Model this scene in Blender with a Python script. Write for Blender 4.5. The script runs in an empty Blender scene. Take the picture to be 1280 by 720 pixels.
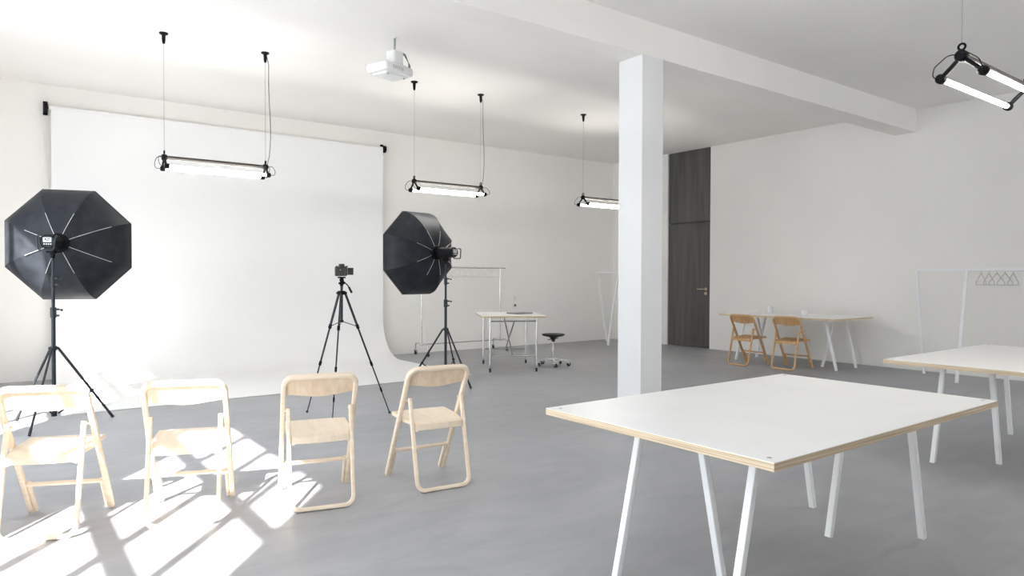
import bpy, bmesh, math, random
from mathutils import Vector, Matrix
random.seed(7)
PI = math.pi
D = bpy.data
COL = bpy.context.scene.collection

# ------------------------------------------------------------------ materials
def new_mat(name):
    m = D.materials.new(name); m.use_nodes = True
    nt = m.node_tree
    return m, nt, nt.nodes['Principled BSDF']

def srgb(r, g, b):
    f = lambda c: ((c/255+.055)/1.055)**2.4 if c/255 > .04045 else c/255/12.92
    return (f(r), f(g), f(b), 1)

def mat(name, c1, c2=None, rough=.5, metal=0., scale=(8, 8, 8), detail=6., bump=0., lo=.35, hi=.65, spec=.5, rough2=None, dist=0.):
    """procedural material: noise mixes two tones of the same thing, and a fine bump"""
    m, nt, b = new_mat(name)
    N = nt.nodes; L = nt.links
    tc = N.new('ShaderNodeTexCoord'); mp = N.new('ShaderNodeMapping'); mp.inputs['Scale'].default_value = scale
    L.new(tc.outputs['Object'], mp.inputs['Vector'])
    nz = N.new('ShaderNodeTexNoise'); nz.inputs['Scale'].default_value = 1.; nz.inputs['Detail'].default_value = detail
    nz.inputs['Distortion'].default_value = dist
    L.new(mp.outputs['Vector'], nz.inputs['Vector'])
    rp = N.new('ShaderNodeValToRGB'); L.new(nz.outputs['Fac'], rp.inputs['Fac'])
    rp.color_ramp.elements[0].position = lo; rp.color_ramp.elements[1].position = hi
    rp.color_ramp.elements[0].color = c1; rp.color_ramp.elements[1].color = c2 or c1
    L.new(rp.outputs['Color'], b.inputs['Base Color'])
    b.inputs['Roughness'].default_value = rough; b.inputs['Metallic'].default_value = metal
    b.inputs['Specular IOR Level'].default_value = spec
    if rough2 is not None:
        mr = N.new('ShaderNodeMapRange'); mr.inputs['To Min'].default_value = rough; mr.inputs['To Max'].default_value = rough2
        L.new(nz.outputs['Fac'], mr.inputs['Value']); L.new(mr.outputs['Result'], b.inputs['Roughness'])
    if bump:
        bp = N.new('ShaderNodeBump'); bp.inputs['Strength'].default_value = bump; bp.inputs['Distance'].default_value = .002
        L.new(nz.outputs['Fac'], bp.inputs['Height']); L.new(bp.outputs['Normal'], b.inputs['Normal'])
    return m

def emit_mat(name, col, s):
    m, nt, b = new_mat(name)
    b.inputs['Base Color'].default_value = (.9, .9, .9, 1)
    b.inputs['Emission Color'].default_value = col; b.inputs['Emission Strength'].default_value = s
    return m

M = {}
M['wall'] = mat('white_wall_paint', (.85, .83, .80, 1), (.87, .85, .82, 1), .9, scale=(1.2, 1.2, 1.2), bump=.05, spec=.2)
M['ceiling'] = mat('ceiling_paint', (.86, .843, .815, 1), (.88, .863, .835, 1), .9, scale=(1, 1, 1), bump=.05, spec=.2)
M['pillar'] = mat('pillar_paint', (.76, .76, .76, 1), (.78, .78, .78, 1), .85, scale=(2, 2, 2), bump=.04, spec=.2)
M['frame_w'] = mat('window_frame_paint', (.75, .75, .75, 1), (.79, .79, .79, 1), .5, scale=(5, 5, 5))
M['wood'] = mat('pale_ash_wood', (.76, .62, .465, 1), (.84, .72, .575, 1), .5, scale=(9, 9, 60), bump=.06, lo=.3, hi=.7)
M['wood_back'] = mat('pale_ash_plywood', (.68, .52, .36, 1), (.79, .65, .49, 1), .5, scale=(26, 26, 3.2), bump=.06, lo=.3, hi=.7, dist=.6)
M['wood_seat'] = mat('pale_ash_seat_plywood', (.76, .62, .465, 1), (.84, .72, .575, 1), .5, scale=(30, 3.2, 20), bump=.05, lo=.3, hi=.7, dist=.6)
M['oak'] = mat('honey_oak_wood', (.52, .31, .145, 1), (.65, .42, .22, 1), .5, scale=(9, 9, 60), bump=.06, lo=.3, hi=.7)
M['oak_flat'] = mat('honey_oak_plywood', (.50, .29, .13, 1), (.63, .40, .20, 1), .5, scale=(26, 6, 4), bump=.06, lo=.3, hi=.7, dist=.5)
M['laminate'] = mat('white_laminate', (.85, .84, .82, 1), (.88, .87, .85, 1), .35, scale=(3, 3, 3), spec=.4)
M['ply'] = mat('plywood_edge', (.47, .36, .23, 1), (.66, .54, .38, 1), .6, scale=(2, 2, 260), lo=.4, hi=.6)
M['white_metal'] = mat('white_powder_coat', (.88, .885, .89, 1), (.90, .905, .91, 1), .4, scale=(20, 20, 20))
M['black_metal'] = mat('black_metal', (.005, .005, .006, 1), (.009, .009, .010, 1), .45, 0., scale=(30, 30, 30), spec=.1)
M['stand'] = mat('dark_stand_metal', (.018, .021, .026, 1), (.030, .034, .041, 1), .42, .1, scale=(30, 30, 30), spec=.35)
M['brown_bar'] = mat('dark_bronze_bar', (.012, .009, .008, 1), (.017, .013, .011, 1), .4, 0., scale=(4, 30, 30))
M['rubber'] = mat('black_rubber', (.012, .012, .012, 1), (.025, .025, .025, 1), .7, scale=(40, 40, 40))
M['chrome'] = mat('chrome', (.78, .78, .78, 1), (.86, .86, .86, 1), .16, 1., scale=(20, 20, 20))
M['steel'] = mat('grey_steel', (.33, .34, .36, 1), (.42, .43, .45, 1), .3, .8, scale=(20, 20, 20))
M['fabric'] = mat('black_softbox_fabric', (.013, .015, .019, 1), (.023, .026, .032, 1), .5, scale=(9, 9, 9), bump=.5, spec=.2, rough2=.45)
M['lining'] = mat('silver_lining', (.62, .62, .64, 1), (.74, .74, .76, 1), .35, .6, scale=(30, 30, 30), bump=.4)
M['diffuser'] = mat('white_diffusion_cloth', (.82, .82, .82, 1), (.87, .87, .87, 1), .9, scale=(60, 60, 60), bump=.1)
M['rod'] = mat('grey_steel_rod', (.45, .45, .46, 1), (.6, .6, .61, 1), .35, .5, scale=(30, 30, 30))
M['paper'] = mat('white_backdrop_paper', (.82, .82, .818, 1), (.84, .84, .838, 1), .8, scale=(.8, .8, .8), spec=.25)
M['plastic_w'] = mat('white_plastic', (.76, .76, .76, 1), (.82, .82, .82, 1), .4, scale=(20, 20, 20))
M['plastic_k'] = mat('dark_camera_plastic', (.030, .030, .027, 1), (.052, .052, .046, 1), .5, scale=(60, 60, 60), bump=.3)
M['screen'] = mat('dark_lcd_glass', (.03, .032, .03, 1), (.06, .06, .055, 1), .12, scale=(20, 20, 20))
M['door'] = mat('grey_stained_veneer', (.062, .059, .056, 1), (.115, .110, .104, 1), .5, scale=(10, 10, .7), bump=.08, lo=.3, hi=.7, dist=.4)
M['gap'] = mat('dark_shadow_gap_lining', (.02, .02, .02, 1), (.03, .03, .03, 1), .8)
M['brass'] = mat('rose_brass', (.72, .55, .46, 1), (.82, .66, .57, 1), .28, .9, scale=(30, 30, 30))
M['tube'] = emit_mat('lit_fluorescent_tube', (1, .965, .90, 1), 44.)
M['laptop'] = mat('grey_aluminium', (.25, .25, .26, 1), (.33, .33, .34, 1), .35, .6, scale=(20, 20, 20))
M['seatblack'] = mat('black_seat_polyurethane', (.010, .010, .010, 1), (.022, .022, .022, 1), .55, scale=(40, 40, 40))
M['cable_g'] = mat('grey_cable', (.10, .10, .10, 1), (.15, .15, .15, 1), .5, scale=(30, 30, 30))
M['wire'] = mat('thin_steel_wire', (.30, .30, .30, 1), (.38, .38, .38, 1), .4, .4, scale=(30, 30, 30))
M['hanger'] = mat('pale_wire_hanger', (.80, .80, .80, 1), (.86, .86, .86, 1), .3, .2, scale=(30, 30, 30))
M['hanger_d'] = mat('grey_wire_hanger', (.52, .51, .50, 1), (.60, .59, .58, 1), .4, .4, scale=(30, 30, 30))
M['ceramic'] = mat('white_ceramic', (.78, .79, .80, 1), (.82, .83, .84, 1), .2, scale=(20, 20, 20))

def concrete():
    m, nt, b = new_mat('grey_screed_floor'); N = nt.nodes; L = nt.links
    tc = N.new('ShaderNodeTexCoord')
    def noise(sc, det, dis, rot=0):
        mp = N.new('ShaderNodeMapping'); mp.inputs['Scale'].default_value = sc; mp.inputs['Rotation'].default_value = (0, 0, rot)
        L.new(tc.outputs['Object'], mp.inputs['Vector'])
        n = N.new('ShaderNodeTexNoise'); n.inputs['Scale'].default_value = 1; n.inputs['Detail'].default_value = det; n.inputs['Distortion'].default_value = dis
        n.inputs['Roughness'].default_value = .6
        L.new(mp.outputs['Vector'], n.inputs['Vector']); return n
    a = noise((.7, .7, .7), 5, .6); s = noise((1.3, 4.2, 1), 9, 1.1, math.radians(52)); f = noise((30, 30, 30), 4, 0)
    r1 = N.new('ShaderNodeValToRGB'); L.new(a.outputs['Fac'], r1.inputs['Fac'])
    r1.color_ramp.elements[0].position = .32; r1.color_ramp.elements[1].position = .7
    r1.color_ramp.elements[0].color = (.318, .324, .342, 1); r1.color_ramp.elements[1].color = (.385, .390, .408, 1)
    r2 = N.new('ShaderNodeValToRGB'); L.new(s.outputs['Fac'], r2.inputs['Fac'])
    r2.color_ramp.elements[0].position = .3; r2.color_ramp.elements[1].position = .72
    r2.color_ramp.elements[0].color = (.84, .84, .85, 1); r2.color_ramp.elements[1].color = (1.12, 1.11, 1.1, 1)
    mx = N.new('ShaderNodeMixRGB'); mx.blend_type = 'MULTIPLY'; mx.inputs['Fac'].default_value = 1
    L.new(r1.outputs['Color'], mx.inputs['Color1']); L.new(r2.outputs['Color'], mx.inputs['Color2'])
    L.new(mx.outputs['Color'], b.inputs['Base Color'])
    mr = N.new('ShaderNodeMapRange'); mr.inputs['To Min'].default_value = .34; mr.inputs['To Max'].default_value = .62
    L.new(s.outputs['Fac'], mr.inputs['Value']); L.new(mr.outputs['Result'], b.inputs['Roughness'])
    b.inputs['Specular IOR Level'].default_value = .45
    bp = N.new('ShaderNodeBump'); bp.inputs['Strength'].default_value = .12; bp.inputs['Distance'].default_value = .003
    L.new(f.outputs['Fac'], bp.inputs['Height']); L.new(bp.outputs['Normal'], b.inputs['Normal'])
    return m
M['floor'] = concrete()

# ------------------------------------------------------------------ mesh builder
def profile(w, h=None, r=0., n=3):
    """cross-section in (side, normal): round when h is None (w = radius), else a rounded rectangle"""
    if h is None:
        k = max(8, n)
        return [(w*math.cos(2*PI*i/k), w*math.sin(2*PI*i/k)) for i in range(k)]
    r = min(r, w/2-1e-5, h/2-1e-5)
    if r <= 0:
        return [(w/2, h/2), (-w/2, h/2), (-w/2, -h/2), (w/2, -h/2)]
    pts = []
    for cx, cy, a0 in ((w/2-r, h/2-r, 0), (-w/2+r, h/2-r, 90), (-w/2+r, -h/2+r, 180), (w/2-r, -h/2+r, 270)):
        for i in range(n+1):
            a = math.radians(a0+90*i/n); pts.append((cx+r*math.cos(a), cy+r*math.sin(a)))
    return pts

def fillet(pts, rs, n=6):
    """round the inner corners of a polyline; rs: radius or {index: radius}"""
    P = [Vector(p) for p in pts]; out = [P[0]]
    for i in range(1, len(P)-1):
        r = rs.get(i, 0) if isinstance(rs, dict) else rs
        a = (P[i-1]-P[i]); b = (P[i+1]-P[i]); la, lb = a.length, b.length; a.normalize(); b.normalize()
        ang = a.angle(b)
        if r <= 0 or ang > PI-1e-3: out.append(P[i]); continue
        d = min(r/math.tan(ang/2), la*.49, lb*.49); rr = d*math.tan(ang/2)
        c = P[i]+(a+b).normalized()*(rr/math.sin(ang/2))
        s = P[i]+a*d-c; e = P[i]+b*d-c; tot = s.angle(e)
        for k in range(n+1):
            t = k/n; v = (s*math.sin((1-t)*tot)+e*math.sin(t*tot))/math.sin(tot); out.append(c+v)
    out.append(P[-1]); return out

class MB:
    def __init__(s): s.bm = bmesh.new(); s.T = Matrix()
    def v(s, p): return s.bm.verts.new(s.T @ Vector(p))
    def face(s, vs, mi=0, smooth=False):
        try: f = s.bm.faces.new(vs)
        except ValueError: return
        f.material_index = mi; f.smooth = smooth
    def box(s, c, d, mi=0, rot=None, bev=0., seg=2):
        c = Vector(c); R = Matrix.Rotation(rot, 3, 'Z') if isinstance(rot, (int, float)) else (rot or Matrix.Identity(3))
        vs = [s.v(c+R@Vector((x*d[0]/2, y*d[1]/2, z*d[2]/2))) for x in (-1, 1) for y in (-1, 1) for z in (-1, 1)]
        fs = []
        for q in ((0, 1, 3, 2), (4, 6, 7, 5), (0, 4, 5, 1), (2, 3, 7, 6), (0, 2, 6, 4), (1, 5, 7, 3)):
            f = s.bm.faces.new([vs[i] for i in q]); f.material_index = mi; fs.append(f)
        if bev:
            es = list({e for f in fs for e in f.edges})
            bmesh.ops.bevel(s.bm, geom=es, offset=bev, segments=seg, affect='EDGES', profile=.5)
        return s
    def sweep(s, pts, prof, N=None, closed=False, mi=0, caps=True, smooth=True):
        P = [Vector(p) for p in pts]; n = len(P); rings = []; prev = None
        for i in range(n):
            if closed: a = (P[i]-P[i-1]).normalized(); b = (P[(i+1) % n]-P[i]).normalized()
            else:
                a = (P[i]-P[i-1]).normalized() if i else None; b = (P[i+1]-P[i]).normalized() if i < n-1 else None
                a = a or b; b = b or a
            t = (a+b).normalized()
            if N is not None: nn = Vector(N).normalized()
            else:
                if prev is None: prev = Vector((0, 0, 1)) if abs(t.z) < .9 else Vector((1, 0, 0))
                nn = (prev-t*prev.dot(t)).normalized(); prev = nn
            side = nn.cross(t).normalized()
            k = 1/max(.4, a.dot(t)) if N is not None else 1
            rings.append([s.v(P[i]+side*(x*k)+nn*y) for x, y in prof])
        m = len(prof)
        rng = range(n) if closed else range(n-1)
        for i in rng:
            A, B = rings[i], rings[(i+1) % n]
            for j in range(m): s.face([A[j], A[(j+1) % m], B[(j+1) % m], B[j]], mi, smooth)
        if caps and not closed: s.face(rings[0][::-1], mi); s.face(rings[-1], mi)
        return s
    def tube(s, pts, r, k=10, mi=0, closed=False, **kw): return s.sweep(pts, profile(r, n=k), closed=closed, mi=mi, **kw)
    def lathe(s, prof, c=(0, 0, 0), axis='Z', k=20, mi=0, R=None, smooth=True):
        """prof: list of (radius, height)"""
        if R is None: R = {'Z': Matrix.Identity(3), 'Y': Matrix.Rotation(-PI/2, 3, 'X'), 'X': Matrix.Rotation(PI/2, 3, 'Y')}[axis]
        c = Vector(c); rings = []
        for r, h in prof:
            if r < 1e-6: rings.append([s.v(c+R@Vector((0, 0, h)))])
            else: rings.append([s.v(c+R@Vector((r*math.cos(2*PI*i/k), r*math.sin(2*PI*i/k), h))) for i in range(k)])
        for A, B in zip(rings, rings[1:]):
            for i in range(k):
                j = (i+1) % k
                if len(A) == 1 and len(B) == 1: continue
                if len(A) == 1: s.face([A[0], B[i], B[j]], mi, smooth)
                elif len(B) == 1: s.face([A[i], A[j], B[0]], mi, smooth)
                else: s.face([A[i], A[j], B[j], B[i]], mi, smooth)
        if len(rings[0]) > 1: s.face(rings[0][::-1], mi)
        if len(rings[-1]) > 1: s.face(rings[-1], mi)
        return s
    def cyl(s, a, b, r, k=14, mi=0, r2=None):
        a = Vector(a); b = Vector(b); q = Vector((0, 0, 1)).rotation_difference((b-a).normalized()).to_matrix()
        return s.lathe([(r, 0), (r if r2 is None else r2, (b-a).length)], a, R=q, k=k, mi=mi)
    def ball(s, c, r, k=14, mi=0, sq=1.):
        return s.lathe([(r*math.sin(PI*i/8) if 0 < i < 8 else 0, -r*sq*math.cos(PI*i/8)) for i in range(9)], c, k=k, mi=mi)
    def prism(s, pts, z0, z1, mi=0):
        A = [s.v((x, y, z0)) for x, y in pts]; B = [s.v((x, y, z1)) for x, y in pts]; n = len(pts)
        s.face(A[::-1], mi); s.face(B, mi)
        for i in range(n): s.face([A[i], A[(i+1) % n], B[(i+1) % n], B[i]], mi)
        return s
    def build(s, name, m, parent=None, bevel=0., solid=0.):
        bmesh.ops.recalc_face_normals(s.bm, faces=s.bm.faces[:])
        me = D.meshes.new(name); s.bm.to_mesh(me); s.bm.free()
        for x in (m if isinstance(m, (list, tuple)) else [m]): me.materials.append(x)
        for p in me.polygons: pass
        me.set_sharp_from_angle(angle=math.radians(42))
        o = D.objects.new(name, me); COL.objects.link(o)
        if parent: o.parent = parent
        if solid:
            md = o.modifiers.new('thickness', 'SOLIDIFY'); md.thickness = solid; md.offset = 0
        if bevel:
            md = o.modifiers.new('rounding', 'BEVEL'); md.width = bevel; md.segments = 2; md.limit_method = 'ANGLE'; md.angle_limit = math.radians(50)
        return o

def thing(name, label, cat, loc=(0, 0, 0), rz=0, group=None):
    o = D.objects.new(name, None); COL.objects.link(o); o.location = loc; o.rotation_euler = (0, 0, rz)
    o.empty_display_size = .1
    o['label'] = label; o['category'] = cat
    if group: o['group'] = group
    return o
def tag(o, label, cat, group=None, loc=None, rz=None):
    o['label'] = label; o['category'] = cat
    if group: o['group'] = group
    if loc: o.location = loc
    if rz is not None: o.rotation_euler = (0, 0, rz)
    return o
def struct(o, label=None, cat=None):
    o['kind'] = 'structure'
    if label: o['label'] = label
    if cat: o['category'] = cat
    return o
def dup(root, label, loc, rz=0, group=None):
    r = root.copy(); COL.objects.link(r); r.location = loc; r.rotation_euler = (0, 0, rz); r['label'] = label
    if group: r['group'] = group
    for ch in list(root.children):
        c = ch.copy(); COL.objects.link(c); c.parent = r
        for g in list(ch.children):
            d = g.copy(); COL.objects.link(d); d.parent = c
    return r

# ------------------------------------------------------------------ camera
cam = D.cameras.new('camera'); co = D.objects.new('scene_camera', cam); COL.objects.link(co)
cam.sensor_width = 36; cam.lens = 862.15/1280*36; cam.clip_start = .05
yaw, pitch, roll = .643, .0164, .0028
fw = Vector((math.sin(yaw)*math.cos(pitch), math.cos(yaw)*math.cos(pitch), -math.sin(pitch)))
r0 = Vector((math.cos(yaw), -math.sin(yaw), 0)); u0 = r0.cross(fw)
rr = r0*math.cos(roll)+u0*math.sin(roll); uu = u0*math.cos(roll)-r0*math.sin(roll)
co.matrix_world = Matrix(((rr.x, uu.x, -fw.x, 0), (rr.y, uu.y, -fw.y, 0), (rr.z, uu.z, -fw.z, 1.31), (0, 0, 0, 1)))
bpy.context.scene.camera = co

# ------------------------------------------------------------------ room
XL, XR, YB, YF, H = -1.2, 10.452, 10.402, -4.5, 3.691
struct(MB().box(((XL+XR)/2, (YB+YF)/2, -.1), (XR-XL+.6, YB-YF+.6, .2)).build('floor', M['floor']))
struct(MB().box(((XL+XR)/2, (YB+YF)/2, H+.1), (XR-XL+.6, YB-YF+.6, .2)).build('ceiling', M['ceiling']))
struct(MB().box(((XL+XR)/2, YB+.1, H/2), (XR-XL+.4, .2, H)).build('wall_back', M['wall']))
DY0, DY1 = 7.922, 8.918
struct(MB().box((XR+.1, (YF+DY0)/2, H/2), (.2, DY0-YF, H)).box((XR+.1, (DY1+YB)/2, H/2), (.2, YB-DY1, H)).build('wall_right', M['wall']))

def wall_with_windows(name, horizontal, at, lo, hi, wins, z0, z1, t):
    """wall of thickness t; wins = list of (a, b) openings along the wall"""
    b = MB()
    def piece(a0, a1, h0, h1):
        if horizontal: b.box(((a0+a1)/2, at-t/2, (h0+h1)/2), (a1-a0, t, h1-h0))
        else: b.box((at-t/2, (a0+a1)/2, (h0+h1)/2), (t, a1-a0, h1-h0))
    cur = lo
    for a, c in wins:
        piece(cur, a, 0, H); piece(a, c, 0, z0); piece(a, c, z1, H); cur = c
    piece(cur, hi, 0, H)
    return struct(b.build(name, M['wall']))
WZ0, WZ1 = .36, 3.50
WL = [(.545, 2.805), (5.41, 7.40)]
wall_with_windows('wall_left', False, XL, YF, YB, WL, WZ0, WZ1, .10)
WF_FILL = [(8.2, 9.9)]  # unseen opening added behind the camera to brighten the right side
wall_with_windows('wall_front', True, YF, XL-.1, XR+.2, WF_FILL, .9, WZ1, .10)
n = 0
for a, c in WL:
    n += 1; b = MB(); x = XL-.05; t = .055
    for y in (a+t/2, c-t/2): b.box((x, y, (WZ0+WZ1)/2), (.07, t, WZ1-WZ0))
    for z in (WZ0+t/2, WZ1-t/2): b.box((x, (a+c)/2, z), (.07, c-a, t))
    w = struct(b.build('window_%d' % n, M['frame_w']))
    for k in (1, 2, 3):
        y = a+.575*k+.005
        MB().box((x, y, (WZ0+WZ1)/2), (.05, .05, WZ1-WZ0)).build('glazing_bar', M['frame_w'], w)
    for z in (1.21, 2.0, 2.79): MB().box((x, (a+c)/2, z), (.065, c-a, .085)).build('glazing_bar', M['frame_w'], w)
for a, c in WF_FILL:  # frame and bars of the added fill window
    n += 1; b = MB(); y = YF-.05; t = .06
    for x in (a+t/2, c-t/2): b.box((x, y, (.9+WZ1)/2), (t, .07, WZ1-.9))
    for z in (.9+t/2, WZ1-t/2): b.box(((a+c)/2, y, z), (c-a, .07, t))
    w = struct(b.build('window_%d' % n, M['frame_w']))
    for k in (1, 2, 3): MB().box((a+(c-a)*k/4, y, (.9+WZ1)/2), (.05, .05, WZ1-.9)).build('glazing_bar', M['frame_w'], w)
    MB().box(((a+c)/2, y, 2.2), (c-a, .05, .06)).build('glazing_bar', M['frame_w'], w)

PX0, PX1, PY0, PY1, PZ = 4.806, 5.096, 4.411, 4.710, 3.371
struct(MB().box(((XL+XR)/2, (PY0+PY1)/2, (PZ+H)/2), (XR-XL, PY1-PY0, H-PZ)).build('ceiling_beam', M['wall']))
struct(MB().box(((PX0+PX1)/2, (PY0+PY1)/2, PZ/2), (PX1-PX0, PY1-PY0, PZ)).build('pillar', M['pillar'], bevel=.004))

# door, full height with an upper panel
d = struct(MB().box((XR+.045, (DY0+DY1)/2-.006, 2.328/2+.004), (.05, DY1-DY0-.012, 2.320)).build('door_1', M['door'], bevel=.002))
MB().box((XR+.045, (DY0+DY1)/2-.006, (2.342+H)/2), (.05, DY1-DY0-.012, H-2.342)).build('upper_panel', M['door'], d, bevel=.002)
MB().box((XR+.14, (DY0+DY1)/2, H/2), (.1, DY1-DY0, H)).build('door_frame', M['gap'], d)
hy, hz = 8.023, 1.09
hn = MB().cyl((XR+.022, hy, hz), (XR+.008, hy, hz), .027).cyl((XR+.01, hy, hz), (XR-.045, hy, hz), .010)\
    .tube(fillet([(XR-.0, hy, hz), (XR-.045, hy, hz), (XR-.045, hy+.15, hz)], .012), .0095).build('handle', M['brass'], d)
k = MB().cyl((XR+.022, hy, 1.012), (XR+.006, hy, 1.012), .027).build('key_escutcheon', M['brass'], d)
MB().cyl((XR+.006, hy, 1.014), (XR+.003, hy, 1.014), .009).box((XR+.0045, hy, 1.004), (.003, .008, .018)).build('keyhole', M['gap'], k)

# wall switch and socket
s = MB().box((7.86, YB-.005, .915), (.085, .010, .085), bev=.003).build('wall_switch', M['plastic_w'])
tag(s, 'small white light switch on the back wall above the rolling desk', 'switch')
MB().box((7.86, YB-.013, .915), (.058, .008, .058), bev=.002).build('rocker', M['plastic_w'], s)
s = MB().box((7.86, YB-.005, .770), (.085, .010, .085), bev=.003).build('wall_socket', M['plastic_w'])
tag(s, 'small white power socket directly below the light switch on the back wall', 'socket')
b = MB()
b.lathe([(.024, 0), (.024, .004), (.020, .004), (.018, .001)], (7.86, YB-.010, .770), R=Matrix.Rotation(PI/2, 3, 'X'), k=18)
b.build('socket_insert', M['cable_g'], s)

# ------------------------------------------------------------------ backdrop
BX0, BX1, BYW, BYF = .565, 5.065, 10.27, 7.66
path = [(BYW, 3.37)]
Rb = .60
path += [(BYW, z) for z in (2.8, 2.2, 1.6, 1.1, .8)]
for i in range(17):
    a = PI/2*i/16; path.append((BYW-Rb+Rb*math.cos(a), .004+Rb-Rb*math.sin(a)))
path += [(BYW-Rb-(BYW-Rb-BYF)*t, .004) for t in (.25, .5, .75, 1)]
b = MB()
b.sweep([(0, y, z) for y, z in path], [(.0015, BX0), (-.0015, BX0), (-.0015, BX1), (.0015, BX1)], N=(1, 0, 0))
bd = thing('backdrop', 'wide white paper photo backdrop rolling down the back wall onto the floor', 'backdrop', (2.8, BYW, 0))
bd.location = (0, 0, 0)
b.build('paper_sweep', M['paper'], bd)
b = MB().cyl((BX0-.02, BYW+.035, 3.385), (BX1+.0, BYW+.035, 3.385), .036, k=20); b.build('paper_roll', M['paper'], bd)
for x, sgn in ((BX0-.05, -1), (BX1+.035, 1)):
    b = MB().box((x, YB-.012, 3.39), (.05, .024, .17), bev=.004).box((x, BYW+.07, 3.39), (.03, .10, .05), bev=.004)
    b.cyl((x-.02, BYW+.035, 3.385), (x+.02, BYW+.035, 3.385), .058, k=20)
    b.cyl((x-.045*sgn, BYW+.035, 3.385), (x, BYW+.035, 3.385), .015)
    b.build('wall_bracket', M['black_metal'], bd)

# ------------------------------------------------------------------ folding chairs
def make_chair(name, label, wm, wb, ws, group):
    t = thing(name, label, 'chair', group=group)
    w, wl = .200, .174
    F0 = Vector((0, .222, .012)); F1 = Vector((0, -.172, .742))
    dn = (F1-F0).normalized(); nrm = Vector((1, 0, 0)).cross(dn).normalized()
    X = Vector((w, 0, 0))
    pts = fillet([F0-X, F1-X, F1+X, F0+X], .058, 8)
    MB().sweep(pts, profile(.027, .032, .008), N=nrm).build('back_frame', wm, t)
    # bent rear leg loop
    A = Vector((0, -.112, .560)); B = Vector((0, -.239, .013)); n2 = Vector((1, 0, 0)).cross((A-B).normalized())
    Xl = Vector((wl, 0, 0))
    pts = fillet([A-Xl, B-Xl, B+Xl, A+Xl], .052, 8)
    MB().sweep(pts, profile(.023, .025, .006), N=n2).build('rear_leg_loop', wm, t)
    # curved backrest panel
    b = MB(); rows = []
    nx, ns = 20, 8
    for layer in (0, 1):
        g = []
        for j in range(ns+1):
            row = []
            for i in range(nx+1):
                u = -1+2*i/nx; top = .030; bot = .154+.008*math.cos(u*PI)
                s_ = top+(bot-top)*j/ns-.026
                c = (1-u*u)
                off = .007-.012*c*(j/ns) + (.004 if layer else -.004)
                p = F1-dn*s_+X*(u*.955)+nrm*(-off)
                row.append(b.v(p))
            g.append(row)
        rows.append(g)
    for layer in (0, 1):
        for j in range(ns):
            for i in range(nx): b.face([rows[layer][j][i], rows[layer][j][i+1], rows[layer][j+1][i+1], rows[layer][j+1][i]], 0, True)
    for i in range(nx):
        for j in (0, ns): b.face([rows[0][j][i], rows[0][j][i+1], rows[1][j][i+1], rows[1][j][i]])
    for j in range(ns):
        for i in (0, nx): b.face([rows[0][j][i], rows[0][j+1][i], rows[1][j+1][i], rows[1][j][i]])
    b.build('backrest', wb, t)
    # dished seat with rounded lips
    b = MB(); nx, ny = 18, 18; L = []
    for layer in (0, 1):
        g = []
        for j in range(ny+1):
            v = j/ny; y = -.170+.375*v; row = []
            hw = .157+.026*min(1, v*2.2) if v < .9 else .183-.012*((v-.9)/.1)**2
            for i in range(nx+1):
                u = -1+2*i/nx
                zt = .412+.020*v-.010*(1-u*u)*math.sin(PI*min(1, v*1.05))
                lip_b = max(0, 1-v/.10); lip_f = max(0, (v-.88)/.12)
                zt -= .010*lip_b**2+.014*lip_f**2
                th = .016+.022*max(0, 1-v/.14)**.5+.010*(abs(u) > .93)
                yy = y-.012*(1-u*u)*(1-v)+.014*(1-u*u)*v
                row.append(b.v((u*hw, yy, zt-(th if layer else 0))))
            g.append(row)
        L.append(g)
    for layer in (0, 1):
        for j in range(ny):
            for i in range(nx): b.face([L[layer][j][i], L[layer][j][i+1], L[layer][j+1][i+1], L[layer][j+1][i]], 0, True)
    for i in range(nx):
        for j in (0, ny): b.face([L[0][j][i], L[0][j][i+1], L[1][j][i+1], L[1][j][i]])
    for j in range(ny):
        for i in (0, nx): b.face([L[0][j][i], L[0][j+1][i], L[1][j+1][i], L[1][j][i]])
    b.build('seat', ws, t, bevel=.003)
    # stretcher and the inner runners of the front legs
    P_ = F0+(F1-F0)*.235
    MB().sweep([P_-X*.94, P_+X*.94], profile(.018, .022, .005), N=nrm).build('stretcher', wm, t)
    for sx in (-1, 1):
        q = Vector((sx*(w-.0235), 0, 0))
        MB().sweep([F0+dn*.002+q-nrm*.004, F0+dn*.205+q-nrm*.004], profile(.019, .022, .005), N=nrm).build('leg_runner', wm, t)
        MB().cyl((sx*(wl-.011), -.082, .538), (sx*(w-.002), -.072, .538), .005).build('hinge_pin', wm, t)
    return t

ch = make_chair('folding_chair', 'pale wooden folding chair rightmost of its row, in shade before the right softbox', M['wood'], M['wood_back'], M['wood_seat'], 'row of pale folding chairs facing the backdrop')
ch.location = (2.227, 3.862, 0); ch.rotation_euler = (0, 0, -.114)
for lab, x, y, a in (
    ('pale wooden folding chair directly in front of the camera tripod, half on the sun patch', 1.521, 3.943, -.266),
    ('pale wooden folding chair wholly in the sun patch, second from the left in the row', .853, 4.113, -.354),
    ('sunlit pale wooden folding chair cut off by the picture edge, below the left softbox', .246, 4.327, -.409)):
    dup(ch, lab, (x, y, 0), a)
ch2 = make_chair('folding_chair', 'honey wood folding chair at the wall table, nearer the grey door', M['oak'], M['oak_flat'], M['oak_flat'], 'honey folding chairs at the wall table')
ch2.location = (9.063, 6.166, 0); ch2.rotation_euler = (0, 0, -1.616)
dup(ch2, 'honey wood folding chair at the wall table, farther from the grey door', (9.158, 5.515, 0), -1.531)

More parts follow.
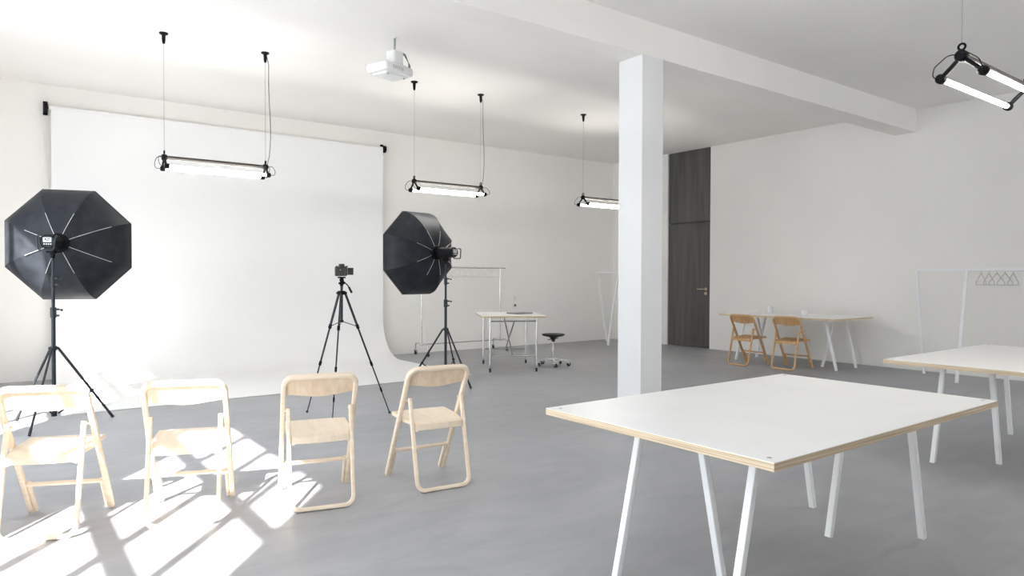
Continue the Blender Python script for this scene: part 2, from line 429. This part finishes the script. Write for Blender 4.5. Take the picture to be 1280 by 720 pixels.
# ------------------------------------------------------------------ trestle tables
def make_trestle(parent, x_pair, x_single, lean, yc, half=.29, top=.716):
    """loop trestle: two legs on one side, one on the other, joined by a bent loop under the board"""
    t = D.objects.new('trestle', None); COL.objects.link(t); t.parent = parent
    sg = 1 if x_single > x_pair else -1
    prof = profile(.032, .032, .004)
    for y in (yc-half, yc+half):
        MB().sweep([(x_pair, y, 0), (x_pair+sg*lean, y, top)], prof, N=(0, 1, 0)).build('leg', M['white_metal'], t)
    MB().sweep([(x_single, yc, 0), (x_single-sg*lean, yc, top)], prof, N=(0, 1, 0)).build('leg', M['white_metal'], t)
    a, c = x_pair+sg*lean, x_single-sg*lean+sg*.03
    pts = fillet([(a, yc-half, top-.012), (c, yc-half*.3, top-.012), (c, yc+half*.3, top-.012), (a, yc+half, top-.012)], .03, 4)
    MB().sweep(pts+[Vector((a, yc, top-.012))], prof, N=(0, 0, 1), closed=True).build('top_loop', M['white_metal'], t)
    return t
def make_table(name, label, x0, x1, y0, y1, group, along='X', flip=False):
    t = thing(name, label, 'table', ((x0+x1)/2, (y0+y1)/2, 0), 0, group)
    lx, ly = x1-x0, y1-y0
    top = MB().box((0, 0, .743), (lx, ly, .002)).build('tabletop', M['laminate'], t)
    MB().box((0, 0, .729), (lx-.0005, ly-.0005, .026)).build('board_edge', M['ply'], top)
    for sx in (-1, 1):
        for sy in (-1, 1):
            MB().lathe([(.0, .7442), (.0075, .7442), (.0085, .7435)], (sx*(lx/2-.045), sy*(ly/2-.045), .0005), k=14).build('screw_cover', M['steel'], t)
    return t
g = 'white tables on white loop trestles'
T1 = make_table('trestle_table', 'large white table in the foreground, its near corner towards the viewer', 1.897, 3.700, 1.196, 2.286, g)
cx = (1.897+3.7)/2
make_trestle(T1, 2.140-cx, 2.490-cx, .17, .069)
make_trestle(T1, 3.722-cx, 3.360-cx, .17, .069)
T2 = make_table('trestle_table', 'white table cut off by the right picture edge, behind the foreground table', 4.946, 6.757, 1.200, 2.286, g)
cx = (4.946+6.757)/2
make_trestle(T2, 5.300-cx, 5.650-cx, .17, .069)
make_trestle(T2, 6.800-cx, 6.440-cx, .17, .069)
T3 = make_table('trestle_table', 'white table against the right wall with two honey chairs and two cups', 9.10, 10.19, 4.86, 6.72, g)
for s1, s2 in (((6.64-5.79), (6.28-5.79)), ((5.00-5.79), (5.36-5.79))):
    tr = make_trestle(T3, s1, s2, .172, -.07, half=.275)
    tr.rotation_euler = (0, 0, PI/2)
# cups
def cup(name, label, x, y, r, h, m, z=.7445):
    t = thing(name, label, 'cup', (x, y, z))
    MB().lathe([(.0, 0), (r*.8, 0), (r*.95, .01), (r, h), (r*.93, h), (r*.88, .012), (0, .008)], k=24).build('body', m, t)
    MB().tube([(r*.9+.0, 0, h*.78), (r+.022, 0, h*.74), (r+.026, 0, h*.45), (r*.9, 0, h*.24)], .004).build('handle', m, t)
    return t
c1 = cup('cup', 'white cup on the wall table, seen between the two honey chairs', 9.97, 6.38, .040, .095, M['ceramic'])
c2 = cup('cup', 'white cup on the wall table beside the backrest of the honey chair nearer the viewer', 9.60, 5.58, .047, .085, M['ceramic'])

# ------------------------------------------------------------------ softbox stands
def light_stand(label, base, a0, height):
    t = thing('light_stand', label, 'light stand', (base[0], base[1], 0), math.radians(a0), 'black tripod light stands')
    p = MB().cyl((0, 0, .085), (0, 0, .98), .0165)
    p.build('lower_pole', M['stand'], t)
    MB().cyl((0, 0, .95), (0, 0, 1.26), .0135).build('middle_pole', M['stand'], t)
    MB().cyl((0, 0, 1.22), (0, 0, height), .0105).build('upper_pole', M['stand'], t)
    for z, r in ((.985, .0235), (1.255, .020)):
        c = MB().cyl((0, 0, z-.045), (0, 0, z+.045), r).box((r+.008, 0, z+.027), (.028, .022, .016), bev=.002)\
            .box((r+.008, 0, z-.027), (.028, .022, .016), bev=.002).build('clamp_collar', M['stand'], t)
        c.rotation_euler = (0, 0, math.radians(-a0-25))
        MB().cyl((r+.015, 0, z+.027), (r+.040, 0, z+.022), .005).ball((r+.043, 0, z+.021), .010).build('clamp_knob', M['stand'], c)
    MB().cyl((0, 0, .655), (0, 0, .690), .026).box((0, 0, .672), (.075, .030, .022), bev=.003).build('leg_hub', M['stand'], t)
    MB().cyl((0, 0, .075), (0, 0, .115), .023).build('brace_hub', M['stand'], t)
    R = .455
    for i in range(3):
        a = 2*PI*i/3; ca, sa = math.cos(a), math.sin(a)
        T = Vector((ca*.034, sa*.034, .672)); F = Vector((ca*R, sa*R, .010)); n_ = Vector((-sa, ca, 0))
        l = MB().sweep([T, F], profile(.021, .013, .004), N=n_).build('leg', M['stand'], t)
        MB().sweep([F+(T-F).normalized()*.06, F-(T-F).normalized()*.006], profile(.025, .017, .005), N=n_).build('rubber_foot', M['rubber'], l)
        J = T+(F-T)*.60
        MB().sweep([J-Vector((0, 0, .012)), Vector((ca*.028, sa*.028, .095))], profile(.014, .009, .003), N=n_)\
            .box(J, (.03, .03, .022), rot=a, bev=.003).build('brace', M['stand'], t)
    return t

def octa(r, y, k=22.5): return [Vector((r*math.cos(math.radians(k+45*i)), y, r*math.sin(math.radians(k+45*i)))) for i in range(8)]
def softbox(label, loc, phi, R=.555, depth=.34):
    """axis along local +Y (front), apex at the origin"""
    t = thing('softbox', label, 'softbox', loc, -phi, 'octagonal black softboxes')
    n_ = 12; b = MB(); rings = []; prof = []
    for i in range(n_+1):
        s_ = i/n_; r = .075+(R-.075)*math.sin(s_*PI/2*.86)/math.sin(PI/2*.86); y = depth*(.30*s_+.70*s_**2.3); prof.append((r, y))
    for r, y in prof:
        c = octa(r, y); ring = []
        for i in range(8):
            A, B = c[i], c[(i+1) % 8]
            for q in (0, .25, .5, .75):
                p = A.lerp(B, q); sag = 1-.045*math.sin(PI*q)*math.sin(PI*min(1, (r-.075)/(R-.075)))
                ring.append(b.v((p.x*sag, p.y, p.z*sag)))
        rings.append(ring)
    ring = []
    for A, B in zip(rings, rings[1:]):
        for i in range(32): b.face([A[i], A[(i+1) % 32], B[(i+1) % 32], B[i]], 0, True)
    can = b.build('fabric_shell', M['fabric'], t)
    sharp = can.data.attributes.get('sharp_edge') or can.data.attributes.new('sharp_edge', 'BOOLEAN', 'EDGE')
    for e in can.data.edges:
        v0, v1 = e.vertices
        if v0 % 4 == 0 and v1 % 4 == 0 and abs(v0-v1) == 32: sharp.data[e.index].value = True
    # rim lip
    b = MB(); c0, c1_ = octa(R, depth), octa(R*1.003, depth+.045)
    A = [b.v(p) for p in c0]; B = [b.v(p) for p in c1_]
    for i in range(8): b.face([A[i], A[(i+1) % 8], B[(i+1) % 8], B[i]])
    b.build('rim_lip', M['fabric'], t, solid=.005)
    # inner lining and diffuser
    b = MB(); rs = []
    for r, y in prof: rs.append([b.v(p) for p in octa(r-.008, y+.006)])
    for A, B in zip(rs, rs[1:]):
        for i in range(8): b.face([A[i], A[(i+1) % 8], B[(i+1) % 8], B[i]])
    b.build('inner_lining', M['lining'], t)
    b = MB(); o_ = b.v((0, depth-.012, 0)); A = [b.v(p) for p in octa(R-.006, depth-.004)]
    for i in range(8): b.face([A[i], A[(i+1) % 8], o_], 0, True)
    b.build('front_diffuser', M['diffuser'], t, solid=.003)
    for i in range(8):
        a = math.radians(22.5+45*i); pts = []
        for r, y in prof[:(8 if i in (0, 7) else 5)]:
            pts.append((math.cos(a)*(r+.005), y-.007, math.sin(a)*(r+.005)))
        pts[0] = (math.cos(a)*.085, -.004, math.sin(a)*.085)
        MB().tube(pts, .0026, k=6).build('rod', M['rod'], t)
    MB().lathe([(.060, -.035), (.083, -.030), (.088, .0), (.083, .018), (.060, .018)], axis='Y', k=28).build('speed_ring', M['black_metal'], t)
    return t
def strobe(label, loc, phi):
    t = thing('studio_flash', label, 'flash', loc, -phi, 'flash heads behind the softboxes')
    MB().lathe([(.056, -.040), (.064, -.055), (.066, -.13), (.064, -.135), (.064, -.30), (.058, -.315), (0, -.315)], axis='Y', k=28).build('body', M['black_metal'], t)
    b = MB().lathe([(.050, 0), (.050, .004), (0, .004)], (0, -.315, 0), R=Matrix.Rotation(PI/2, 3, 'X'), k=24).build('back_panel', M['stand'], t)
    MB().box((0, -.321, .014), (.062, .004, .040), bev=.001).build('display', M['plastic_w'], b)
    m = MB()
    for x, z, w_, h_ in ((-.012, .020, .012, .012), (.010, .022, .018, .006), (.004, .010, .026, .004)): m.box((x, -.3235, z), (w_, .002, h_))
    m.build('display_digits', M['gap'], b)
    m = MB()
    for x in (-.022, -.006, .010, .026): m.cyl((x, -.318, -.022), (x, -.325, -.022), .0055)
    m.build('button', M['plastic_w'], b)
    MB().tube(fillet([(-.070, -.300, .045), (-.070, -.352, .045), (-.058, -.356, -.075), (.058, -.356, -.075), (.070, -.352, .045), (.070, -.300, .045)], .02), .0065, k=8).build('handle', M['stand'], t)
    MB().box((0, -.165, -.085), (.040, .050, .050), bev=.004).cyl((0, -.165, -.075), (0, -.165, -.140), .017)\
        .cyl((-.05, -.165, -.085), (.05, -.165, -.085), .008).build('stand_bracket', M['black_metal'], t)
    return t
def place_light(base, phi, a0, lab):
    light_stand(lab[0], base, a0, 1.458)
    n_ = Vector((math.sin(phi), math.cos(phi), 0)); ring = Vector((base[0], base[1], 1.60))+n_*.165
    softbox(lab[1], ring, phi)
    strobe(lab[2], ring, phi)
place_light((.405, 7.24), math.radians(18), 5, ('black light stand behind the sunlit leftmost chair', 'black octagonal softbox at the left, partly lit by the sun', 'flash head with white display behind the left softbox'))
place_light((4.365, 7.165), math.radians(-13), -81, ('black light stand behind the rightmost pale chair, beside the rolling desk', 'black octagonal softbox in the middle, turned side-on and unlit', 'flash head behind the middle softbox, seen from its side'))

# ------------------------------------------------------------------ camera on tripod
tb = Vector((2.555, 6.03, 0))
t = thing('camera_tripod', 'thin black camera tripod standing in front of the white backdrop', 'tripod', tb)
top = 1.155
MB().cyl((0, 0, .885), (0, 0, 1.225), .012).build('centre_column', M['stand'], t)
MB().cyl((0, 0, top-.015), (0, 0, top+.02), .036, k=18).box((0, 0, top), (.088, .05, .022), bev=.004).build('shoulder', M['black_metal'], t)
MB().cyl((0, 0, .885), (0, 0, .905), .018).build('column_foot', M['black_metal'], t)
for fx, fy in ((3.003, 5.952), (2.383, 6.450), (2.300, 5.640)):
    F = Vector((fx, fy, .008))-tb; dd = Vector((F.x, F.y, 0)).normalized(); T = dd*.034+Vector((0, 0, top-.005)); n_ = Vector((-dd.y, dd.x, 0))
    P1 = T.lerp(F, .27); P2 = T.lerp(F, .58); P3 = T.lerp(F, .80)
    l = MB().sweep([T, P1], profile(.021, .016, .004), N=n_).sweep([P1, P2], profile(.016, .012, .003), N=n_)\
        .sweep([P2, P3], profile(.012, .010, .003), N=n_).sweep([P3, F], profile(.009, .008, .002), N=n_).build('leg', M['stand'], t)
    for p_, s_ in ((P1, .026), (P2, .022), (P3, .017)):
        u_ = (F-T).normalized()*.02; MB().sweep([p_-u_, p_+u_], profile(s_, s_*.9, .004), N=n_).build('leg_lock', M['black_metal'], l)
    MB().ball(F+Vector((0, 0, .004)), .012).build('rubber_foot', M['rubber'], l)
    MB().tube([Vector((0, 0, .895)), P1+Vector((0, 0, .0))-(F-T).normalized()*.0], .0035, k=6).build('spreader', M['stand'], t)
h_ = MB().cyl((0, 0, 1.22), (0, 0, 1.275), .016).ball((0, 0, 1.275), .021).box((0, 0, 1.298), (.062, .045, .014), bev=.003).box((0, 0, 1.245), (.05, .035, .02), bev=.003).build('pan_head', M['black_metal'], t)
MB().tube([(.0, -.01, 1.275), (.035, -.06, 1.225), (.052, -.10, 1.165)], .006, k=8).cyl((.040, -.072, 1.21), (.053, -.103, 1.16), .010).build('pan_handle', M['black_metal'], h_)
c = thing('camera', 'black digital camera with its side screen folded out, on the tripod', 'camera', (tb.x, tb.y, 1.305), math.radians(-14))
MB().box((-.008, 0, .050), (.104, .050, .088), bev=.010, seg=3).box((.034, -.004, .050), (.026, .062, .084), bev=.009, seg=3)\
    .box((0, 0, .102), (.050, .056, .034), bev=.009, seg=3).build('body', M['plastic_k'], c)
MB().lathe([(.036, 0), (.036, .03), (.033, .034), (.033, .085), (.036, .088), (.036, .110), (.030, .110), (.028, .098), (0, .096)], (-.008, .024, .050), axis='Y', k=24).build('lens', M['plastic_k'], c)
v_ = MB().box((0, -.034, .100), (.034, .016, .024), bev=.005).build('eyepiece', M['rubber'], c)
s_ = MB().box((.074, -.036, .050), (.056, .010, .066), rot=math.radians(6), bev=.003).build('flip_screen', M['plastic_k'], c)
MB().box((.074, -.0418, .050), (.044, .002, .052), rot=math.radians(6)).build('glass', M['screen'], s_)
MB().cyl((.045, 0, .090), (.045, 0, .100), .013).cyl((-.042, 0, .090), (-.042, 0, .099), .011).build('dial', M['plastic_k'], c)
MB().cyl((-.015, -.0255, .064), (-.015, -.0265, .064), .004).build('button', M['plastic_w'], c)

# ------------------------------------------------------------------ tube lamps
def lamp(label, x0, y, zb=2.475, L=.982):
    t = thing('tube_pendant_lamp', label, 'lamp', (x0, y, zb), 0, 'black pendant lamps with two lit tubes')
    MB().cyl((0, 0, 0), (L, 0, 0), .019, k=18).build('bar', M['brown_bar'], t)
    for ex, sg in ((0, -1), (L, 1)):
        MB().lathe([(.0, -.024), (.024, -.024), (.031, -.016), (.031, .016), (.024, .024), (0, .024)], (ex, 0, 0), axis='X', k=20).build('hub', M['black_metal'], t)
        # hanging ring
        MB().tube([(ex, .0165*math.cos(2*PI*i/16), .048+.0165*math.sin(2*PI*i/16)) for i in range(16)], .006, k=8, closed=True).build('hanging_ring', M['black_metal'], t)
        MB().cyl((ex, 0, .064), (ex, 0, H-zb-.06), .0022, k=6).build('suspension_wire', M['wire'], t)
        MB().lathe([(0, -.105), (.011, -.105), (.016, -.080), (.019, -.020), (.040, -.012), (.043, 0), (0, 0)], (ex, 0, H-zb), k=20).build('ceiling_mount', M['black_metal'], t)
        for sy in (-1, 1):
            e = Vector((ex, sy*.100, -.098))
            MB().cyl((ex, 0, 0), e, .011, k=12).build('arm', M['black_metal'], t)
            MB().lathe([(0, -.022), (.019, -.022), (.026, -.013), (.026, .013), (.021, .024), (0, .024)], (ex-sg*.004, e.y, e.z), axis='X', k=18).build('socket', M['black_metal'], t)
            MB().tube(fillet([(ex+sg*.02, sy*.012, .005), (ex+sg*.060, sy*.040, .004), (ex+sg*.070, sy*.105, -.050), (ex+sg*.060, sy*.118, -.098), (ex+sg*.020, sy*.104, -.100)], .045, 6), .0028, k=6).build('cable_loop', M['black_metal'], t)
    for sy in (-1, 1):
        MB().cyl((.022, sy*.100, -.098), (L-.022, sy*.100, -.098), .0135, k=18).build('light_tube', M['tube'], t)
    pts = []
    for i in range(13):
        s_ = i/12; pts.append((L+.03+.020*math.sin(s_*PI)+.01*math.sin(s_*7), .0, .02+(H-zb-.05)*s_))
    pts[0] = (L+.015, 0, .015); pts[-1] = (L+.015, 0, H-zb-.03)
    MB().tube(pts, .0042, k=6).build('power_cable', M['cable_g'], t)
    return t
lp = lamp('leftmost black pendant lamp with two lit tubes, hanging before the backdrop', 1.340, 7.5)
for lab, x, y in (('black pendant lamp with two lit tubes above the middle softbox', 4.118, 7.5),
                  ('black pendant lamp with two lit tubes partly hidden by the white pillar', 6.918, 7.5),
                  ('nearest black pendant lamp with two lit tubes, at the upper right corner', 4.070, 1.500)):
    dup(lp, lab, (x, y, 2.475))

# ------------------------------------------------------------------ projector
t = thing('projector', 'white projector hanging from the ceiling on a thin grey pole', 'projector', (3.182, 6.289, 3.36), math.radians(18))
b = MB().box((-.02, -.015, .0), (.38, .29, .095), bev=.03, seg=4).box((-.02, -.015, -.035), (.30, .23, .06), bev=.025, seg=3)
b.build('body', M['plastic_w'], t)
MB().lathe([(.045, 0), (.045, .025), (.038, .028), (.030, .012), (0, .012)], (-.10, .127, .0), axis='Y', k=22).build('lens', M['plastic_w'], t)
MB().box((.0, -.06, .115), (.135, .12, .145), bev=.016, seg=3).build('mount_box', M['plastic_w'], t)
MB().box((.0, -.06, .045), (.20, .15, .010), bev=.003).build('mount_plate', M['cable_g'], t)
MB().cyl((.0, -.06, .18), (.0, -.06, .325), .010).build('pole', M['steel'], t)
MB().cyl((.0, -.06, .318), (.0, -.06, .331), .024, k=20).build('ceiling_plate', M['plastic_w'], t)
for w_, dy in ((.0, -.10), (.03, -.08), (.065, -.06)):
    MB().tube(fillet([(.055, dy, .18), (.095+w_*.4, dy-.01, .185), (.125+w_, dy-.03, .09), (.105+w_, dy-.05, .02)], .035, 5), .0035, k=6).build('cable', M['cable_g'], t)
b = MB()
for i in range(7): b.box((-.12+.022*i, -.1605, .0), (.006, .003, .035))
b.build('vent_grille', M['wire'], t)
MB().cyl((-.13, -.10, -.062), (-.13, -.10, -.070), .010).build('foot', M['wire'], t)
MB().cyl((.09, -.10, -.062), (.09, -.10, -.070), .010).build('foot', M['wire'], t)

# ------------------------------------------------------------------ casters helper
def caster(parent, x, y, top, r=.038, m='rubber', ang=.6, trim='steel', name='caster'):
    o = MB().cyl((x, y, r*1.9), (x, y, top), .010).box((x, y, r*1.75), (.034, .040, .018), rot=ang, bev=.003).build(name, M[trim], parent)
    c_, s_ = math.cos(ang), math.sin(ang); off = Vector((c_*.012, s_*.012, 0)); ax = Vector((-s_, c_, 0))
    ctr = Vector((x, y, r))+off
    q = Vector((0, 0, 1)).rotation_difference(ax).to_matrix()
    MB().lathe([(0, -.013), (r*.75, -.013), (r, -.008), (r, .008), (r*.75, .013), (0, .013)], ctr, R=q, k=20).build('wheel', M[m], o)
    for s in (-1, 1):
        MB().sweep([ctr+ax*(.017*s)+Vector((0, 0, -.004)), ctr+ax*(.017*s)-off*.8+Vector((0, 0, r*.85))], profile(.022, .003), N=ax).build('fork', M[trim], o)
    return o

# ------------------------------------------------------------------ chrome clothes rack at the back wall
t = thing('clothes_rack', 'chrome clothes rack on casters along the back wall, behind the middle softbox', 'clothes rack', (6.45, 10.0, 0))
X0, X1 = -.82, .775
zt = 1.463
MB().tube([(X0-.05, 0, zt), (X1+.12, 0, zt)], .013, k=12).build('rail', M['chrome'], t)
for x in (X0, X1):
    MB().cyl((x, 0, .17), (x, 0, zt), .013).build('post', M['chrome'], t)
    MB().tube(fillet([(x, -.21, .075), (x, -.21, .20), (x, -.09, .20), (x, 0, .17), (x, .09, .20), (x, .21, .20), (x, .21, .075)], .05, 5), .012, k=10).build('base_arm', M['chrome'], t)
    for y in (-.21, .21): caster(t, x, y, .10, .042)
MB().tube([(X0, 0, .185), (X1, 0, .185)], .009, k=10).build('base_rail', M['steel'], t)
# hangers on the chrome rack
def hanger(label, loc, rz, m, grp, w=.41, hgt=.135):
    t = thing('clothes_hanger', label, 'hanger', loc, rz, grp)
    MB().tube(fillet([(0, 0, -.052), (-w/2, 0, -.052-hgt), (w/2, 0, -.052-hgt), (0, 0, -.052)], .02, 4), .0042, k=6).build('shoulder_wire', m, t)
    pts = [(0, 0, -.052), (0, 0, -.030)]+[(-.017*math.sin(a), 0, -.001-.017+.017*math.cos(a)+.003) for a in [PI+.2-i*.45+PI for i in range(0, 11)]][::1]
    pts = [(0, 0, -.052), (0, 0, -.034)]+[(.017*math.sin(a), 0, -.0165+.017*math.cos(a)) for a in [PI-.0-i*.42 for i in range(11)]]
    MB().tube(pts, .0028, k=6).build('hook', m, t)
    return t
hx = [5.88+.135*i for i in range(10)]
h0 = hanger('pale wire hanger on the chrome rack', (hx[0], 10.0, 1.493), PI/2, M['hanger'], 'pale hangers on the chrome clothes rack')
for i, x in enumerate(hx[1:]): dup(h0, 'pale wire hanger on the chrome rack', (x, 10.0, 1.493), PI/2+random.uniform(-.1, .1))

# ------------------------------------------------------------------ rolling desk
th = math.radians(-28.9)
t = thing('rolling_desk', 'small desk on casters with white top and steel cross brace', 'desk', (5.905, 7.952, 0), th)
ZT = .775
tp = MB().box((0, 0, ZT-.002), (.88, 1.04, .004)).build('desktop', M['laminate'], t)
MB().box((0, 0, ZT-.015), (.8795, 1.0395, .022)).build('board_edge', M['ply'], tp)
w2, d2 = .322, .47
for x in (-w2, w2):
    for y in (-d2, d2):
        MB().cyl((x, y, .09), (x, y, ZT-.026), .0135).build('leg', M['chrome'], t)
        caster(t, x, y, .10, .036, ang=1.5)
for y in (-d2, d2):
    for z in (ZT-.075, .225): MB().tube([(-w2, y, z), (w2, y, z)], .0095, k=10).build('crossbar', M['steel'] if z > .5 else M['chrome'], t)
for s in (-1, 1):
    MB().tube([(-.012*s, s*d2, ZT-.075), (-.012*s, -s*d2, .225)], .0095, k=10).build('cross_brace', M['steel'], t)
for x in (-w2, w2): MB().tube([(x, -d2, ZT-.036), (x, d2, ZT-.036)], .009, k=8).build('side_rail', M['steel'], t)
lc = Vector((5.905, 7.952, 0))+Matrix.Rotation(th, 3, 'Z')@Vector((.16, .02, 0))
l = thing('laptop', 'flat closed grey laptop lying on the rolling desk', 'laptop', (lc.x, lc.y, ZT+.001), math.radians(8))
MB().box((0, 0, .007), (.32, .225, .013), bev=.004).build('base', M['laptop'], l)
MB().box((0, 0, .0165), (.32, .225, .005), bev=.002).build('lid', M['laptop'], l)

# ------------------------------------------------------------------ stool
t = thing('swivel_stool', 'round black swivel stool on chrome casters beside the rolling desk', 'stool', (6.575, 7.757, 0), .35)
MB().lathe([(0, .425), (.10, .430), (.150, .442), (.168, .455), (.170, .463), (.160, .470), (.09, .466), (0, .463)], k=36).build('seat', M['seatblack'], t)
MB().lathe([(.020, .355), (.030, .385), (.055, .415), (.080, .428), (0, .430)], k=24).build('seat_support', M['seatblack'], t)
MB().tube([(-.13, 0, .395), (.13, 0, .395)], .006, k=8).box((-.125, 0, .395), (.04, .022, .010), bev=.003).box((.125, 0, .395), (.04, .022, .010), bev=.003).build('adjustment_lever', M['seatblack'], t)
MB().cyl((0, 0, .22), (0, 0, .375), .013).build('gas_piston', M['chrome'], t)
MB().cyl((0, 0, .075), (0, 0, .24), .020).cyl((0, 0, .235), (0, 0, .25), .022).build('column', M['chrome'], t)
hub = MB().lathe([(.036, .068), (.038, .08), (.036, .108), (.022, .118)], k=24).build('base_hub', M['chrome'], t)
for i in range(5):
    a = 2*PI*i/5; dx, dy = math.cos(a), math.sin(a)
    MB().sweep([(dx*.025, dy*.025, .095), (dx*.13, dy*.13, .093), (dx*.225, dy*.225, .078)], profile(.026, .014, .005), N=(0, 0, 1)).build('foot_arm', M['chrome'], t)
    caster(t, dx*.220, dy*.220, .078, .031, ang=a+.8, trim='chrome')

# ------------------------------------------------------------------ white loop racks
def loop_rack(label, x, y, zt_, k=1.):
    t = thing('clothes_rack', label, 'clothes rack', (x, y, 0), 0, 'white loop clothes racks')
    pr = profile(.034, .024, .003)
    for y0, y1, sx in ((0, -1.21*k, .285), (-.615, -.615-1.21*k, -.295)):
        A = [(sx, y0, 0), (sx*.08, y0, zt_), (sx*.08, y1, zt_), (sx, y1, 0)]
        nn = Vector((A[1][2], 0, -(A[1][0]-A[0][0]))).normalized()
        MB().sweep(fillet(A, .018, 3), profile(.036, .030, .003), N=nn).build('loop_frame', M['white_metal'], t)
    return t
loop_rack('white clothes rack near the right wall with grey hangers on its rail', 9.880, 4.156, 1.415)
loop_rack('white clothes rack in the far corner, half hidden by the pillar', 9.680, 10.07, 1.405, .62)
gy = [3.39-.085*i for i in range(5)]
h0 = hanger('thin grey hanger on the white clothes rack', (9.88, gy[0], 1.427), .0, M['hanger_d'], 'grey hangers on the white rack', w=.40, hgt=.15)
for i, y in enumerate(gy[1:]): dup(h0, 'thin grey hanger on the white clothes rack', (9.88, y, 1.427), random.uniform(-.25, .25))

# ------------------------------------------------------------------ light
w = D.worlds.new('World'); bpy.context.scene.world = w; w.use_nodes = True
nt = w.node_tree; bg = nt.nodes['Background']
bg.inputs['Color'].default_value = (.84, .92, 1, 1); bg.inputs['Strength'].default_value = 5.9
S = D.lights.new('sun', 'SUN'); so = D.objects.new('sun', S); COL.objects.link(so)
S.energy = 26; S.angle = math.radians(.65); S.color = (1, .965, .92)
el = math.radians(37.0); az = math.radians(39.3)
dirv = Vector((math.sin(az)*math.cos(el), math.cos(az)*math.cos(el), -math.sin(el)))
so.rotation_euler = dirv.to_track_quat('-Z', 'Y').to_euler()
for a, c in WL:   # light portals guide sky sampling through the openings
    P = D.lights.new('window_portal', 'AREA'); P.shape = 'RECTANGLE'; P.size = c-a; P.size_y = WZ1-WZ0; P.cycles.is_portal = True
    o = D.objects.new('window_portal', P); COL.objects.link(o); o.location = (XL-.12, (a+c)/2, (WZ0+WZ1)/2)
    o.rotation_euler = Vector((1, 0, 0)).to_track_quat('-Z', 'Z').to_euler()
for a, c in WF_FILL:
    P = D.lights.new('window_portal', 'AREA'); P.shape = 'RECTANGLE'; P.size = c-a; P.size_y = WZ1-.9; P.cycles.is_portal = True
    o = D.objects.new('window_portal', P); COL.objects.link(o); o.location = ((a+c)/2, YF-.12, (.9+WZ1)/2)
    o.rotation_euler = Vector((0, 1, 0)).to_track_quat('-Z', 'Z').to_euler()

sc = bpy.context.scene
sc.view_settings.view_transform = 'Standard'; sc.view_settings.look = 'None'; sc.view_settings.gamma = 1
sc.view_settings.use_curve_mapping = False; sc.view_settings.exposure = 0.41
sc.cycles.max_bounces = 12; sc.cycles.diffuse_bounces = 8; sc.cycles.glossy_bounces = 4
sc.cycles.use_denoising = True
sc.cycles.sample_clamp_indirect = 8
